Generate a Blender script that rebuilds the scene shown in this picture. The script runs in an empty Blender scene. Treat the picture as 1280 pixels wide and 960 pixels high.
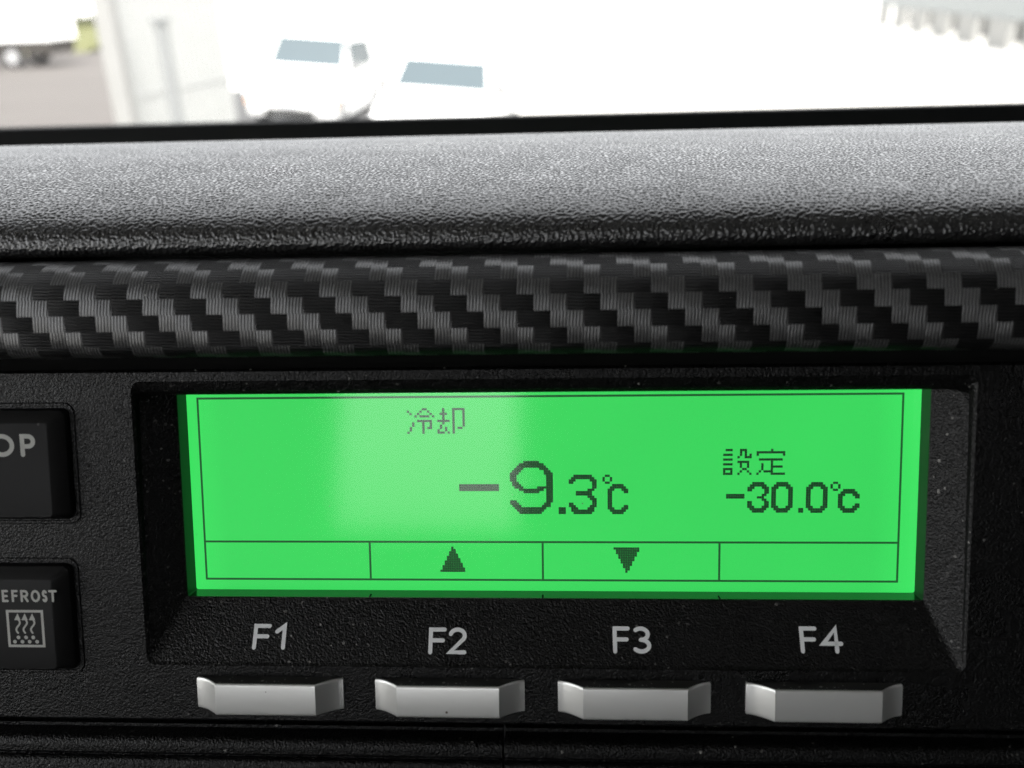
import bpy, bmesh, math, random
import numpy as np
from mathutils import Vector, Matrix
random.seed(7)
R = math.radians
scene = bpy.context.scene
COL = scene.collection

# ------------------------------------------------------------------ camera, sky, sun, exposure
MM = 0.001
H0 = 2.43                                   # height of the display's centre above the ground
TILT = R(-18)                                # the dash face leans back
M_DASH = Matrix.Translation((0, 0, H0)) @ Matrix.Rotation(TILT, 4, 'X')

cp, cy_, cr_ = 0.10904826, -0.05597018, -0.01407595      # camera pitch / yaw / roll in the dash frame
C_LOC = Vector((0.00266687, -0.12483579, 0.02888974))
_right = Vector((math.cos(cy_), -math.sin(cy_), 0))
FWD = Vector((math.sin(cy_) * math.cos(cp), math.cos(cy_) * math.cos(cp), -math.sin(cp)))
_up = _right.cross(FWD)
RGT = math.cos(cr_) * _right + math.sin(cr_) * _up
UPV = -math.sin(cr_) * _right + math.cos(cr_) * _up
FPX = 1108.0

cam_data = bpy.data.cameras.new("camera")
cam_data.sensor_width = 36
cam_data.lens = 36 * FPX / 1280
cam_data.clip_start = 0.005
cam_data.clip_end = 2000
cam_data.dof.use_dof = True
cam_data.dof.focus_distance = 0.133
cam_data.dof.aperture_fstop = 16.5
cam = bpy.data.objects.new("camera", cam_data)
COL.objects.link(cam)
m = Matrix((RGT, UPV, -FWD)).transposed().to_4x4()
m.translation = C_LOC
cam.matrix_world = M_DASH @ m
scene.camera = cam

SUN_EL, SUN_AZ = 58, 160                      # sun high behind the cab, a little to the right
world = bpy.data.worlds.new("World")
scene.world = world
world.use_nodes = True
wn = world.node_tree
bg = wn.nodes["Background"]
sky = wn.nodes.new("ShaderNodeTexSky")
sky.sky_type = 'NISHITA'
sky.sun_disc = False
sky.sun_elevation = R(SUN_EL)
sky.sun_rotation = R(SUN_AZ)
sky.air_density = 1.0
sky.dust_density = 3.0
hs = wn.nodes.new("ShaderNodeHueSaturation")          # thin white overcast: most of the blue is gone
hs.inputs["Saturation"].default_value = 0.10
wn.links.new(sky.outputs[0], hs.inputs["Color"])
wn.links.new(hs.outputs[0], bg.inputs[0])
bg.inputs[1].default_value = 0.15

sd = bpy.data.lights.new("sun", 'SUN')
sd.energy = 1.2
sd.angle = R(14)
sd.color = (1, 0.95, 0.88)
sun = bpy.data.objects.new("sun", sd)
COL.objects.link(sun)
az = R(SUN_AZ)
sdir = Vector((math.sin(az) * math.cos(R(SUN_EL)), math.cos(az) * math.cos(R(SUN_EL)), math.sin(R(SUN_EL))))
sun.rotation_euler = sdir.to_track_quat('Z', 'Y').to_euler()
sun.location = (0, -10, 20)

scene.view_settings.view_transform = 'Standard'
scene.view_settings.look = 'None'
scene.view_settings.exposure = 2.5
scene.view_settings.gamma = 1.0
scene.render.engine = 'CYCLES'
scene.cycles.use_denoising = True
scene.cycles.denoising_prefilter = 'NONE'
scene.cycles.max_bounces = 10
scene.cycles.diffuse_bounces = 6
scene.cycles.transparent_max_bounces = 12
scene.cycles.caustics_reflective = False
scene.cycles.caustics_refractive = False

# ------------------------------------------------------------------ projection helpers (photo pixel -> dash frame / world)
def ray(px, py):
    return FWD + RGT * ((px - 640) / FPX) - UPV * ((py - 480) / FPX)

def bp(px, py, Y):
    """point of the dash frame seen at a photo pixel, on the plane Y (mm in, metres out)"""
    d = ray(px, py)
    return C_LOC + d * ((Y * MM - C_LOC.y) / d.y)

def bp_plane(px, py, p, n):
    d = ray(px, py)
    return C_LOC + d * ((p - C_LOC).dot(n) / d.dot(n))

RD = M_DASH.to_3x3()
CW = M_DASH @ C_LOC
def ground(px, py, z=0.0):
    d = RD @ ray(px, py)
    return CW + d * ((z - CW.z) / d.z)

def at_dist(px, py, dist):
    d = RD @ ray(px, py)
    return CW + d * (dist / math.hypot(d.x, d.y))

# ------------------------------------------------------------------ object helpers
def tag(o, label=None, cat=None, group=None, kind=None):
    if label: o["label"] = label
    if cat: o["category"] = cat
    if group: o["group"] = group
    if kind: o["kind"] = kind
    return o

def empty(name, loc=(0, 0, 0), label=None, cat=None, group=None, mat=None):
    o = bpy.data.objects.new(name, None)
    o.empty_display_size = 0.05
    COL.objects.link(o)
    if mat is not None:
        o.matrix_world = mat
    else:
        o.location = loc
    return tag(o, label, cat, group)

def mesh_obj(name, bm, mat, parent=None, smooth=False, loc=None):
    bmesh.ops.recalc_face_normals(bm, faces=bm.faces)
    me = bpy.data.meshes.new(name)
    bm.to_mesh(me)
    bm.free()
    for mm_ in (mat if isinstance(mat, (list, tuple)) else [mat]):
        me.materials.append(mm_)
    if smooth:
        for p in me.polygons: p.use_smooth = True
    o = bpy.data.objects.new(name, me)
    COL.objects.link(o)
    if parent: o.parent = parent
    if loc: o.location = loc
    return o

def autosmooth(o, ang=35):
    me = o.data
    for p in me.polygons: p.use_smooth = True
    bm = bmesh.new(); bm.from_mesh(me)
    for e in bm.edges:
        if len(e.link_faces) == 2 and e.calc_face_angle(0) > R(ang): e.smooth = False
    bm.to_mesh(me); bm.free()
    return o

def copy_tree(o, parent=None):
    c = o.copy()
    COL.objects.link(c)
    if parent:
        mpi = o.matrix_parent_inverse.copy()
        c.parent = parent
        c.matrix_parent_inverse = mpi
    for ch in list(o.children): copy_tree(ch, c)
    return c

def add_box(bm, lo, hi, mi=0):
    v = [bm.verts.new((x, y, z)) for x in (lo[0], hi[0]) for y in (lo[1], hi[1]) for z in (lo[2], hi[2])]
    for f in ((0, 1, 3, 2), (4, 6, 7, 5), (0, 4, 5, 1), (2, 3, 7, 6), (0, 2, 6, 4), (1, 5, 7, 3)):
        bm.faces.new([v[i] for i in f]).material_index = mi
    return v

def add_tube(bm, a, b, r0, r1=None, n=12, cap=True):
    a, b = Vector(a), Vector(b); r1 = r0 if r1 is None else r1
    d = (b - a).normalized(); q = d.to_track_quat('Z', 'Y')
    ra, rb = [], []
    for i in range(n):
        t = 2 * math.pi * i / n
        o = q @ Vector((math.cos(t), math.sin(t), 0))
        ra.append(bm.verts.new(a + o * r0)); rb.append(bm.verts.new(b + o * r1))
    for i in range(n):
        bm.faces.new((ra[i], ra[(i + 1) % n], rb[(i + 1) % n], rb[i]))
    if cap:
        bm.faces.new(ra[::-1]); bm.faces.new(rb)

def bevel_mod(o, w, seg=2, ang=30):
    b = o.modifiers.new("bevel", 'BEVEL'); b.width = w; b.segments = seg
    b.limit_method = 'ANGLE'; b.angle_limit = R(ang)
    return o

# ------------------------------------------------------------------ materials
def new_mat(name):
    mt = bpy.data.materials.new(name); mt.use_nodes = True
    nt = mt.node_tree
    return mt, nt, nt.nodes["Principled BSDF"]

def N(nt, typ, **kw):
    n = nt.nodes.new(typ)
    for k, v in kw.items(): setattr(n, k, v)
    return n

def math_n(nt, op, a, b=None, c=None, clamp=False):
    n = N(nt, "ShaderNodeMath", operation=op); n.use_clamp = clamp
    for i, v in enumerate((a, b, c)):
        if v is None: continue
        if isinstance(v, (int, float)): n.inputs[i].default_value = v
        else: nt.links.new(v, n.inputs[i])
    return n.outputs[0]

def simple(name, col, rough=0.5, metal=0.0, spec=0.5, noise=0.12, scale=6.0):
    """plain coloured surface with a little uneven wear"""
    mt, nt, b = new_mat(name)
    tc = N(nt, "ShaderNodeTexCoord")
    nz = N(nt, "ShaderNodeTexNoise"); nz.inputs["Scale"].default_value = scale; nz.inputs["Detail"].default_value = 4
    nt.links.new(tc.outputs["Object"], nz.inputs["Vector"])
    mx = N(nt, "ShaderNodeMix", data_type='RGBA')
    nt.links.new(nz.outputs["Fac"], mx.inputs[0])
    mx.inputs[6].default_value = (*[c * (1 - noise) for c in col], 1)
    mx.inputs[7].default_value = (*[min(1, c * (1 + noise)) for c in col], 1)
    nt.links.new(mx.outputs[2], b.inputs["Base Color"])
    b.inputs["Roughness"].default_value = rough
    b.inputs["Metallic"].default_value = metal
    b.inputs["Specular IOR Level"].default_value = spec
    return mt

def speck_mask(nt, vec, scale, keep, size):
    """sparse dust specks: 1 on a speck"""
    vo = N(nt, "ShaderNodeTexVoronoi"); vo.inputs["Scale"].default_value = scale
    nt.links.new(vec, vo.inputs["Vector"])
    sp = N(nt, "ShaderNodeSeparateColor"); nt.links.new(vo.outputs["Color"], sp.inputs[0])
    a = math_n(nt, 'GREATER_THAN', sp.outputs[0], 1 - keep)
    sz = math_n(nt, 'MULTIPLY', sp.outputs[1], size)
    b = math_n(nt, 'LESS_THAN', vo.outputs["Distance"], sz)
    return math_n(nt, 'MULTIPLY', a, b)

def grained(name, col, rough, scale, dist, strength=1.0, spec=0.5, dust=0.02, dust_col=0.25, flat=0.5, ridge=-0.6, stretch=(1, 1, 1), smudge=0.0):
    """moulded plastic with a pebbled grain and a sprinkle of dust"""
    mt, nt, b = new_mat(name)
    tc = N(nt, "ShaderNodeTexCoord")
    mp = N(nt, "ShaderNodeMapping"); mp.inputs["Scale"].default_value = stretch
    nt.links.new(tc.outputs["Object"], mp.inputs["Vector"])
    # pebbles: warped voronoi cells with rounded tops
    wz = N(nt, "ShaderNodeTexNoise"); wz.inputs["Scale"].default_value = scale * 0.7; wz.inputs["Detail"].default_value = 2
    nt.links.new(mp.outputs[0], wz.inputs["Vector"])
    va = N(nt, "ShaderNodeVectorMath", operation='SUBTRACT'); va.inputs[1].default_value = (0.5, 0.5, 0.5)
    nt.links.new(wz.outputs["Color"], va.inputs[0])
    vs = N(nt, "ShaderNodeVectorMath", operation='SCALE'); vs.inputs["Scale"].default_value = 1.6 / scale
    nt.links.new(va.outputs[0], vs.inputs[0])
    vad = N(nt, "ShaderNodeVectorMath", operation='ADD')
    nt.links.new(mp.outputs[0], vad.inputs[0]); nt.links.new(vs.outputs[0], vad.inputs[1])
    vo = N(nt, "ShaderNodeTexVoronoi", feature='F1'); vo.inputs["Scale"].default_value = scale
    nt.links.new(vad.outputs[0], vo.inputs["Vector"])
    nz = N(nt, "ShaderNodeTexNoise"); nz.inputs["Scale"].default_value = scale * 0.8
    nz.inputs["Detail"].default_value = 2; nz.inputs["Roughness"].default_value = 0.6
    nt.links.new(mp.outputs[0], nz.inputs["Vector"])
    h = math_n(nt, 'MULTIPLY_ADD', vo.outputs["Distance"], ridge, math_n(nt, 'MULTIPLY', nz.outputs["Fac"], flat * 1.6))
    bu = N(nt, "ShaderNodeBump"); bu.inputs["Strength"].default_value = strength; bu.inputs["Distance"].default_value = dist
    nt.links.new(h, bu.inputs["Height"]); nt.links.new(bu.outputs[0], b.inputs["Normal"])
    big = N(nt, "ShaderNodeTexNoise"); big.inputs["Scale"].default_value = 60; big.inputs["Detail"].default_value = 5
    nt.links.new(tc.outputs["Object"], big.inputs["Vector"])
    m1 = speck_mask(nt, tc.outputs["Object"], 1700, dust * 1.5, 0.40)
    m2 = speck_mask(nt, tc.outputs["Object"], 500, dust * 0.7, 0.12)
    ms = math_n(nt, 'MAXIMUM', m1, m2)
    dens = N(nt, "ShaderNodeMapRange"); dens.inputs[1].default_value = 0.42; dens.inputs[2].default_value = 0.6
    nt.links.new(big.outputs["Fac"], dens.inputs[0])
    ms = math_n(nt, 'MULTIPLY', ms, dens.outputs[0])
    if smudge:
        film = math_n(nt, 'MULTIPLY', dens.outputs[0], smudge)
        ms = math_n(nt, 'MAXIMUM', ms, film)
    mx = N(nt, "ShaderNodeMix", data_type='RGBA')
    nt.links.new(ms, mx.inputs[0])
    mx.inputs[6].default_value = (*col, 1); mx.inputs[7].default_value = (dust_col, dust_col * .98, dust_col * .92, 1)
    nt.links.new(mx.outputs[2], b.inputs["Base Color"])
    rr = N(nt, "ShaderNodeMapRange"); rr.inputs[3].default_value = rough - .05; rr.inputs[4].default_value = rough + .08
    nt.links.new(big.outputs["Fac"], rr.inputs[0]); nt.links.new(rr.outputs[0], b.inputs["Roughness"])
    b.inputs["Specular IOR Level"].default_value = spec
    return mt

M_PAD = grained("pad_grain", (0.013, 0.013, 0.013), 0.275, 5000, 0.00004, 0.5, 1.0, dust=0.006)
M_FASCIA = grained("fascia_grain", (0.003, 0.003, 0.003), 0.27, 3600, 0.00012, 1.0, 0.24, dust=0.045, dust_col=0.20)
M_BEZEL = grained("bezel_grain", (0.003, 0.003, 0.003), 0.32, 3200, 0.00015, 1.0, 0.30, dust=0.08, dust_col=0.20)
M_KEY = grained("key_satin", (0.005, 0.005, 0.005), 0.42, 2600, 0.00002, 0.5, 0.2, dust=0.012, dust_col=0.22)
M_LOWER = grained("lower_grain", (0.003, 0.003, 0.003), 0.32, 3200, 0.00015, 1.0, 0.22, dust=0.03, dust_col=0.22)
M_PRINT = simple("grey_print", (0.74, 0.75, 0.75), 0.6, noise=0.06, scale=900)
M_PRINT_DIM = simple("worn_grey_print", (0.42, 0.42, 0.39), 0.6, noise=0.12, scale=900)

def silver():
    mt, nt, b = new_mat("silver_paint")
    tc = N(nt, "ShaderNodeNewGeometry")
    nz = N(nt, "ShaderNodeTexNoise"); nz.inputs["Scale"].default_value = 7000; nz.inputs["Detail"].default_value = 2
    nt.links.new(tc.outputs["Position"], nz.inputs["Vector"])
    bu = N(nt, "ShaderNodeBump"); bu.inputs["Strength"].default_value = 0.35; bu.inputs["Distance"].default_value = 0.00002
    nt.links.new(nz.outputs["Fac"], bu.inputs["Height"]); nt.links.new(bu.outputs[0], b.inputs["Normal"])
    mk = speck_mask(nt, tc.outputs["Position"], 600, 0.05, 0.12)
    mx = N(nt, "ShaderNodeMix", data_type='RGBA'); nt.links.new(mk, mx.inputs[0])
    mx.inputs[6].default_value = (0.69, 0.69, 0.67, 1); mx.inputs[7].default_value = (0.12, 0.10, 0.08, 1)
    nt.links.new(mx.outputs[2], b.inputs["Base Color"])
    b.inputs["Metallic"].default_value = 0.72
    b.inputs["Roughness"].default_value = 0.40
    return mt
M_SILVER = silver()

def carbon():
    """vinyl wrap with an embossed 2/2 twill weave; UV is in weave cells"""
    mt, nt, b = new_mat("carbon_weave_vinyl")
    uv = N(nt, "ShaderNodeUVMap")
    sx = N(nt, "ShaderNodeSeparateXYZ"); nt.links.new(uv.outputs[0], sx.inputs[0])
    u, v = sx.outputs[0], sx.outputs[1]
    i = math_n(nt, 'FLOOR', u); j = math_n(nt, 'FLOOR', v)
    fu = math_n(nt, 'FRACT', u); fv = math_n(nt, 'FRACT', v)
    k = math_n(nt, 'FLOORED_MODULO', math_n(nt, 'ADD', i, j), 4.0)
    warp = math_n(nt, 'LESS_THAN', k, 1.5)
    TH = 5.0
    # threads lean a little, like the embossing
    wu = math_n(nt, 'MULTIPLY', math_n(nt, 'ADD', fu, math_n(nt, 'MULTIPLY', fv, -0.06)), TH)
    wv = math_n(nt, 'MULTIPLY', math_n(nt, 'ADD', fv, math_n(nt, 'MULTIPLY', fu, 0.05)), TH)
    lu = math_n(nt, 'SINE', math_n(nt, 'MULTIPLY', wu, 2 * math.pi))
    lv = math_n(nt, 'SINE', math_n(nt, 'MULTIPLY', wv, 2 * math.pi))
    lw = math_n(nt, 'MULTIPLY_ADD', lu, 0.5, 0.5)
    lf = math_n(nt, 'MULTIPLY_ADD', lv, 0.5, 0.5)
    nz = N(nt, "ShaderNodeTexNoise"); nz.inputs["Scale"].default_value = 3.0; nz.inputs["Detail"].default_value = 3
    nt.links.new(uv.outputs[0], nz.inputs["Vector"])
    # colour: warp threads grey, weft threads almost black
    cw = math_n(nt, 'MULTIPLY_ADD', math_n(nt, 'POWER', lw, 2.8), 0.105, 0.003)
    cw = math_n(nt, 'MULTIPLY', cw, math_n(nt, 'MULTIPLY_ADD', nz.outputs["Fac"], 1.0, 0.5))
    cf = math_n(nt, 'MULTIPLY_ADD', math_n(nt, 'POWER', lf, 3.0), 0.010, 0.003)
    mixc = N(nt, "ShaderNodeMix", data_type='FLOAT')
    nt.links.new(warp, mixc.inputs[0]); nt.links.new(cf, mixc.inputs[2]); nt.links.new(cw, mixc.inputs[3])
    cc = N(nt, "ShaderNodeCombineColor")
    for q in range(3): nt.links.new(mixc.outputs[0], cc.inputs[q])
    tco = N(nt, "ShaderNodeTexCoord")
    lint = speck_mask(nt, tco.outputs["Object"], 700, 0.03, 0.10)
    lmx = N(nt, "ShaderNodeMix", data_type='RGBA'); nt.links.new(lint, lmx.inputs[0])
    nt.links.new(cc.outputs[0], lmx.inputs[6]); lmx.inputs[7].default_value = (0.4, 0.4, 0.38, 1)
    nt.links.new(lmx.outputs[2], b.inputs["Base Color"])
    # emboss
    mixh = N(nt, "ShaderNodeMix", data_type='FLOAT')
    nt.links.new(warp, mixh.inputs[0]); nt.links.new(lf, mixh.inputs[2]); nt.links.new(lw, mixh.inputs[3])
    # each float of the weave is a little pillow: along the warp over two rows, along the weft over two columns
    ka = math_n(nt, 'FLOORED_MODULO', math_n(nt, 'ADD', math_n(nt, 'ADD', i, j), 0.0), 2.0)
    pw = math_n(nt, 'SINE', math_n(nt, 'MULTIPLY', math_n(nt, 'ADD', ka, fv), math.pi / 2))
    pf = math_n(nt, 'SINE', math_n(nt, 'MULTIPLY', math_n(nt, 'ADD', ka, fu), math.pi / 2))
    mixp = N(nt, "ShaderNodeMix", data_type='FLOAT')
    nt.links.new(warp, mixp.inputs[0]); nt.links.new(pf, mixp.inputs[2]); nt.links.new(pw, mixp.inputs[3])
    h = math_n(nt, 'MULTIPLY_ADD', mixp.outputs[0], 2.2, mixh.outputs[0])
    bu = N(nt, "ShaderNodeBump"); bu.inputs["Strength"].default_value = 0.85; bu.inputs["Distance"].default_value = 0.00007
    nt.links.new(h, bu.inputs["Height"]); nt.links.new(bu.outputs[0], b.inputs["Normal"])
    mr = N(nt, "ShaderNodeMix", data_type='FLOAT'); nt.links.new(warp, mr.inputs[0])
    mr.inputs[2].default_value = 0.40; mr.inputs[3].default_value = 0.36
    nt.links.new(mr.outputs[0], b.inputs["Roughness"])
    ms = N(nt, "ShaderNodeMix", data_type='FLOAT'); nt.links.new(warp, ms.inputs[0])
    ms.inputs[2].default_value = 0.25; ms.inputs[3].default_value = 0.8
    nt.links.new(ms.outputs[0], b.inputs["Specular IOR Level"])
    return mt
M_CARBON = carbon()

EXPO = 2 ** scene.view_settings.exposure
def lcd(name, col, gain=1.0, vary=0.05):
    mt, nt, b = new_mat(name)
    tc = N(nt, "ShaderNodeTexCoord")
    nz = N(nt, "ShaderNodeTexNoise"); nz.inputs["Scale"].default_value = 22; nz.inputs["Detail"].default_value = 2
    nt.links.new(tc.outputs["Object"], nz.inputs["Vector"])
    mp = N(nt, "ShaderNodeMapRange"); mp.inputs[3].default_value = gain * (1 - vary) / EXPO; mp.inputs[4].default_value = gain * (1 + vary) / EXPO
    mp.inputs[1].default_value = 0.3; mp.inputs[2].default_value = 0.7
    nt.links.new(nz.outputs["Fac"], mp.inputs[0])
    b.inputs["Base Color"].default_value = (0.004, 0.012, 0.006, 1)
    b.inputs["Roughness"].default_value = 0.6
    b.inputs["Emission Color"].default_value = (*col, 1)
    lw = N(nt, "ShaderNodeLayerWeight"); lw.inputs[0].default_value = 0.5      # an LCD's light falls off at steep angles
    fo = N(nt, "ShaderNodeMapRange"); fo.inputs[1].default_value = 0.15; fo.inputs[2].default_value = 0.42
    fo.inputs[3].default_value = 1.0; fo.inputs[4].default_value = 0.02
    nt.links.new(lw.outputs["Facing"], fo.inputs[0])
    so = N(nt, "ShaderNodeSeparateXYZ"); nt.links.new(tc.outputs["Object"], so.inputs[0])
    ed = N(nt, "ShaderNodeMapRange"); ed.inputs[1].default_value = 0.0465; ed.inputs[2].default_value = 0.0515      # edge-lit: brighter towards its two ends
    ed.inputs[3].default_value = 1.0; ed.inputs[4].default_value = 1.14
    nt.links.new(math_n(nt, 'ABSOLUTE', so.outputs[0]), ed.inputs[0])
    nt.links.new(math_n(nt, 'MULTIPLY', math_n(nt, 'MULTIPLY', mp.outputs[0], fo.outputs[0]), ed.outputs[0]), b.inputs["Emission Strength"])
    return mt
M_LCD = lcd("backlit_green_lcd", (0.042, 0.685, 0.110))
M_DOT = lcd("dark_lcd_dot", (0.006, 0.024, 0.010), vary=0.1)
M_LINE = lcd("dark_lcd_line", (0.010, 0.08, 0.020), vary=0.15)

def glassy(name, ior=1.5, tint=(1, 1, 1), rough=0.0):
    mt, nt, b = new_mat(name)
    nt.nodes.remove(b)
    out = nt.nodes["Material Output"]
    tr = N(nt, "ShaderNodeBsdfTransparent"); tr.inputs[0].default_value = (*tint, 1)
    gl = N(nt, "ShaderNodeBsdfGlossy"); gl.inputs["Roughness"].default_value = rough
    fr = N(nt, "ShaderNodeFresnel"); fr.inputs[0].default_value = ior
    mx = N(nt, "ShaderNodeMixShader")
    nt.links.new(fr.outputs[0], mx.inputs[0]); nt.links.new(tr.outputs[0], mx.inputs[1]); nt.links.new(gl.outputs[0], mx.inputs[2])
    nt.links.new(mx.outputs[0], out.inputs[0])
    return mt
M_COVER = glassy("display_cover_clear", 1.45, (1, 1, 1), 0.09)
def dusty_cover(mt):
    """a few dark grains of dirt lying on the cover"""
    nt = mt.node_tree; out = nt.nodes["Material Output"]
    src = out.inputs[0].links[0].from_socket
    tc = N(nt, "ShaderNodeTexCoord")
    mk = math_n(nt, 'MAXIMUM', speck_mask(nt, tc.outputs["Object"], 330, 0.03, 0.05), speck_mask(nt, tc.outputs["Object"], 900, 0.010, 0.12))
    df = N(nt, "ShaderNodeBsdfDiffuse"); df.inputs[0].default_value = (0.10, 0.13, 0.09, 1)
    mx = N(nt, "ShaderNodeMixShader")
    nt.links.new(mk, mx.inputs[0]); nt.links.new(src, mx.inputs[1]); nt.links.new(df.outputs[0], mx.inputs[2])
    nt.links.new(mx.outputs[0], out.inputs[0])
dusty_cover(M_COVER)
M_WIND = glassy("windscreen_clear", 1.3, (0.97, 0.97, 0.965))

# ------------------------------------------------------------------ the cab that shades the dash
cab = empty("truck_cab", (0, 0, 0), "grey lined truck cab that encloses the dashboard behind the windscreen", "cab")
M_LINER = simple("grey_headliner", (0.20, 0.20, 0.19), 0.9)
M_DARKTRIM = simple("dark_cab_trim", (0.02, 0.02, 0.02), 0.8)
def cab_panel(name, boxes, mat):
    bm = bmesh.new()
    for lo, hi in boxes: add_box(bm, lo, hi)
    return mesh_obj(name, bm, mat, cab)
cz = CW.z; cyw = CW.y
XL, XR = -1.05, 0.85
ROOF = cz + 0.62; FLOOR = H0 - 0.95; BACK = -1.30
cab_panel("roof_panel", [((XL - .05, BACK - .05, ROOF), (XR + .05, cyw + 0.16, ROOF + .06))], M_LINER)
RWX0, RWX1, RWZ0, RWZ1 = -0.375, -0.07, H0 + 0.05, H0 + 0.56       # unseen rear window opening, added and sized for the display's reflection
R2X0, R2X1, R2Z0, R2Z1 = -0.99, -0.70, H0 + 0.20, H0 + 0.46            # second, smaller unseen opening, added to put glints on the face plate
cab_panel("rear_wall", [((XL, BACK - .05, FLOOR), (R2X0, BACK, ROOF)), ((R2X1, BACK - .05, FLOOR), (RWX0, BACK, ROOF)),
                        ((R2X0, BACK - .05, FLOOR), (R2X1, BACK, R2Z0)), ((R2X0, BACK - .05, R2Z1), (R2X1, BACK, ROOF)), ((RWX1, BACK - .05, FLOOR), (XR, BACK, ROOF)),
                        ((RWX0, BACK - .05, FLOOR), (RWX1, BACK, RWZ0)), ((RWX0, BACK - .05, RWZ1), (RWX1, BACK, ROOF))], M_DARKTRIM)
def door(x0, x1, wy0, wy1, wz0, wz1):
    f = cyw + 0.42
    cab_panel("door_panel", [((x0, BACK, FLOOR), (x1, f, wz0)), ((x0, BACK, wz1), (x1, cyw + .16, ROOF)),
                             ((x0, BACK, wz0), (x1, wy0, wz1)), ((x0, wy1, wz0), (x1, cyw + .2, wz1))], M_DARKTRIM)
door(XL - .05, XL, -1.27, cyw + 0.15, H0 - 0.16, ROOF - 0.05)
door(XR, XR + .05, -0.25, cyw - 0.05, H0 + 0.25, ROOF - 0.12)
cab_panel("cab_floor", [((XL, BACK, FLOOR - .05), (XR, cyw + .40, FLOOR))], M_DARKTRIM)
cab_panel("front_bulkhead", [((XL, cyw + .40, FLOOR), (XR, cyw + .44, cz - 0.12))], M_DARKTRIM)

# windscreen: leaning pane with a black border along its foot
ws = empty("windscreen", (0, cyw + 0.365, cz - 0.10), "clear truck windscreen with a black border along its foot", "windscreen")
lean = R(20)
def ws_pt(x, s, t):      # s along the pane from its foot, t through it
    return Vector((x, -math.sin(lean) * s + math.cos(lean) * t, math.cos(lean) * s + math.sin(lean) * t))
def ws_slab(name, s0, s1, t0, t1, mat, x0=XL, x1=XR):
    bm = bmesh.new()
    vs = [bm.verts.new(ws_pt(x, s, t)) for x in (x0, x1) for s in (s0, s1) for t in (t0, t1)]
    for f in ((0, 1, 3, 2), (4, 6, 7, 5), (0, 4, 5, 1), (2, 3, 7, 6), (0, 2, 6, 4), (1, 5, 7, 3)):
        bm.faces.new([vs[q] for q in f])
    return mesh_obj(name, bm, mat, ws)
ws_slab("glass_pane", 0.0, 0.74, 0.0, 0.005, M_WIND)
M_FRIT = simple("black_frit", (0.012, 0.013, 0.013), 0.45)
ws_slab("black_border", -0.02, 0.0595, -0.002, -0.0005, M_FRIT)

# ------------------------------------------------------------------ dashboard: pad, weave strip, lower panels
dash = empty("dashboard", label="black grained truck dashboard with a carbon weave strip", cat="dashboard", mat=M_DASH)

def sweep(name, prof, x0, x1, mat, parent, nx=2, cell=None, u0=0.0, v0=0.0, smooth=True, caps=True):
    """profile of (Y, Z) in mm swept along X; optional UV in weave cells"""
    bm = bmesh.new()
    uvl = bm.loops.layers.uv.new("UVMap") if cell else None
    L = [0.0]
    for a, b_ in zip(prof, prof[1:]): L.append(L[-1] + math.dist(a, b_))
    cols = []
    for q in range(nx + 1):
        x = x0 + (x1 - x0) * q / nx
        cols.append([bm.verts.new((x * MM, y * MM, z * MM)) for y, z in prof])
    for q in range(nx):
        for k in range(len(prof) - 1):
            f = bm.faces.new((cols[q][k], cols[q + 1][k], cols[q + 1][k + 1], cols[q][k + 1]))
            if cell:
                for lp, (qq, kk) in zip(f.loops, ((q, k), (q + 1, k), (q + 1, k + 1), (q, k + 1))):
                    x = x0 + (x1 - x0) * qq / nx
                    lp[uvl].uv = ((x - u0) / cell, (L[kk] - v0) / cell)
    if caps:
        for c in (cols[0], cols[-1]): bm.faces.new(c)
    o = mesh_obj(name, bm, mat, parent)
    if smooth: autosmooth(o, 40)
    return o

def spline(pts, n=8):
    """Catmull-Rom through pts"""
    out = []
    P = [pts[0]] + list(pts) + [pts[-1]]
    for i in range(1, len(P) - 2):
        p0, p1, p2, p3 = P[i - 1], P[i], P[i + 1], P[i + 2]
        for k in range(n):
            t = k / n
            out.append(tuple(0.5 * (2 * b + (c - a) * t + (2 * a - 5 * b + 4 * c - d) * t * t + (3 * b - a - 3 * c + d) * t ** 3)
                             for a, b, c, d in zip(p0, p1, p2, p3)))
    out.append(tuple(pts[-1]))
    return out

def zpx(py, Y, px=640): return bp(px, py, Y).z / MM

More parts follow.
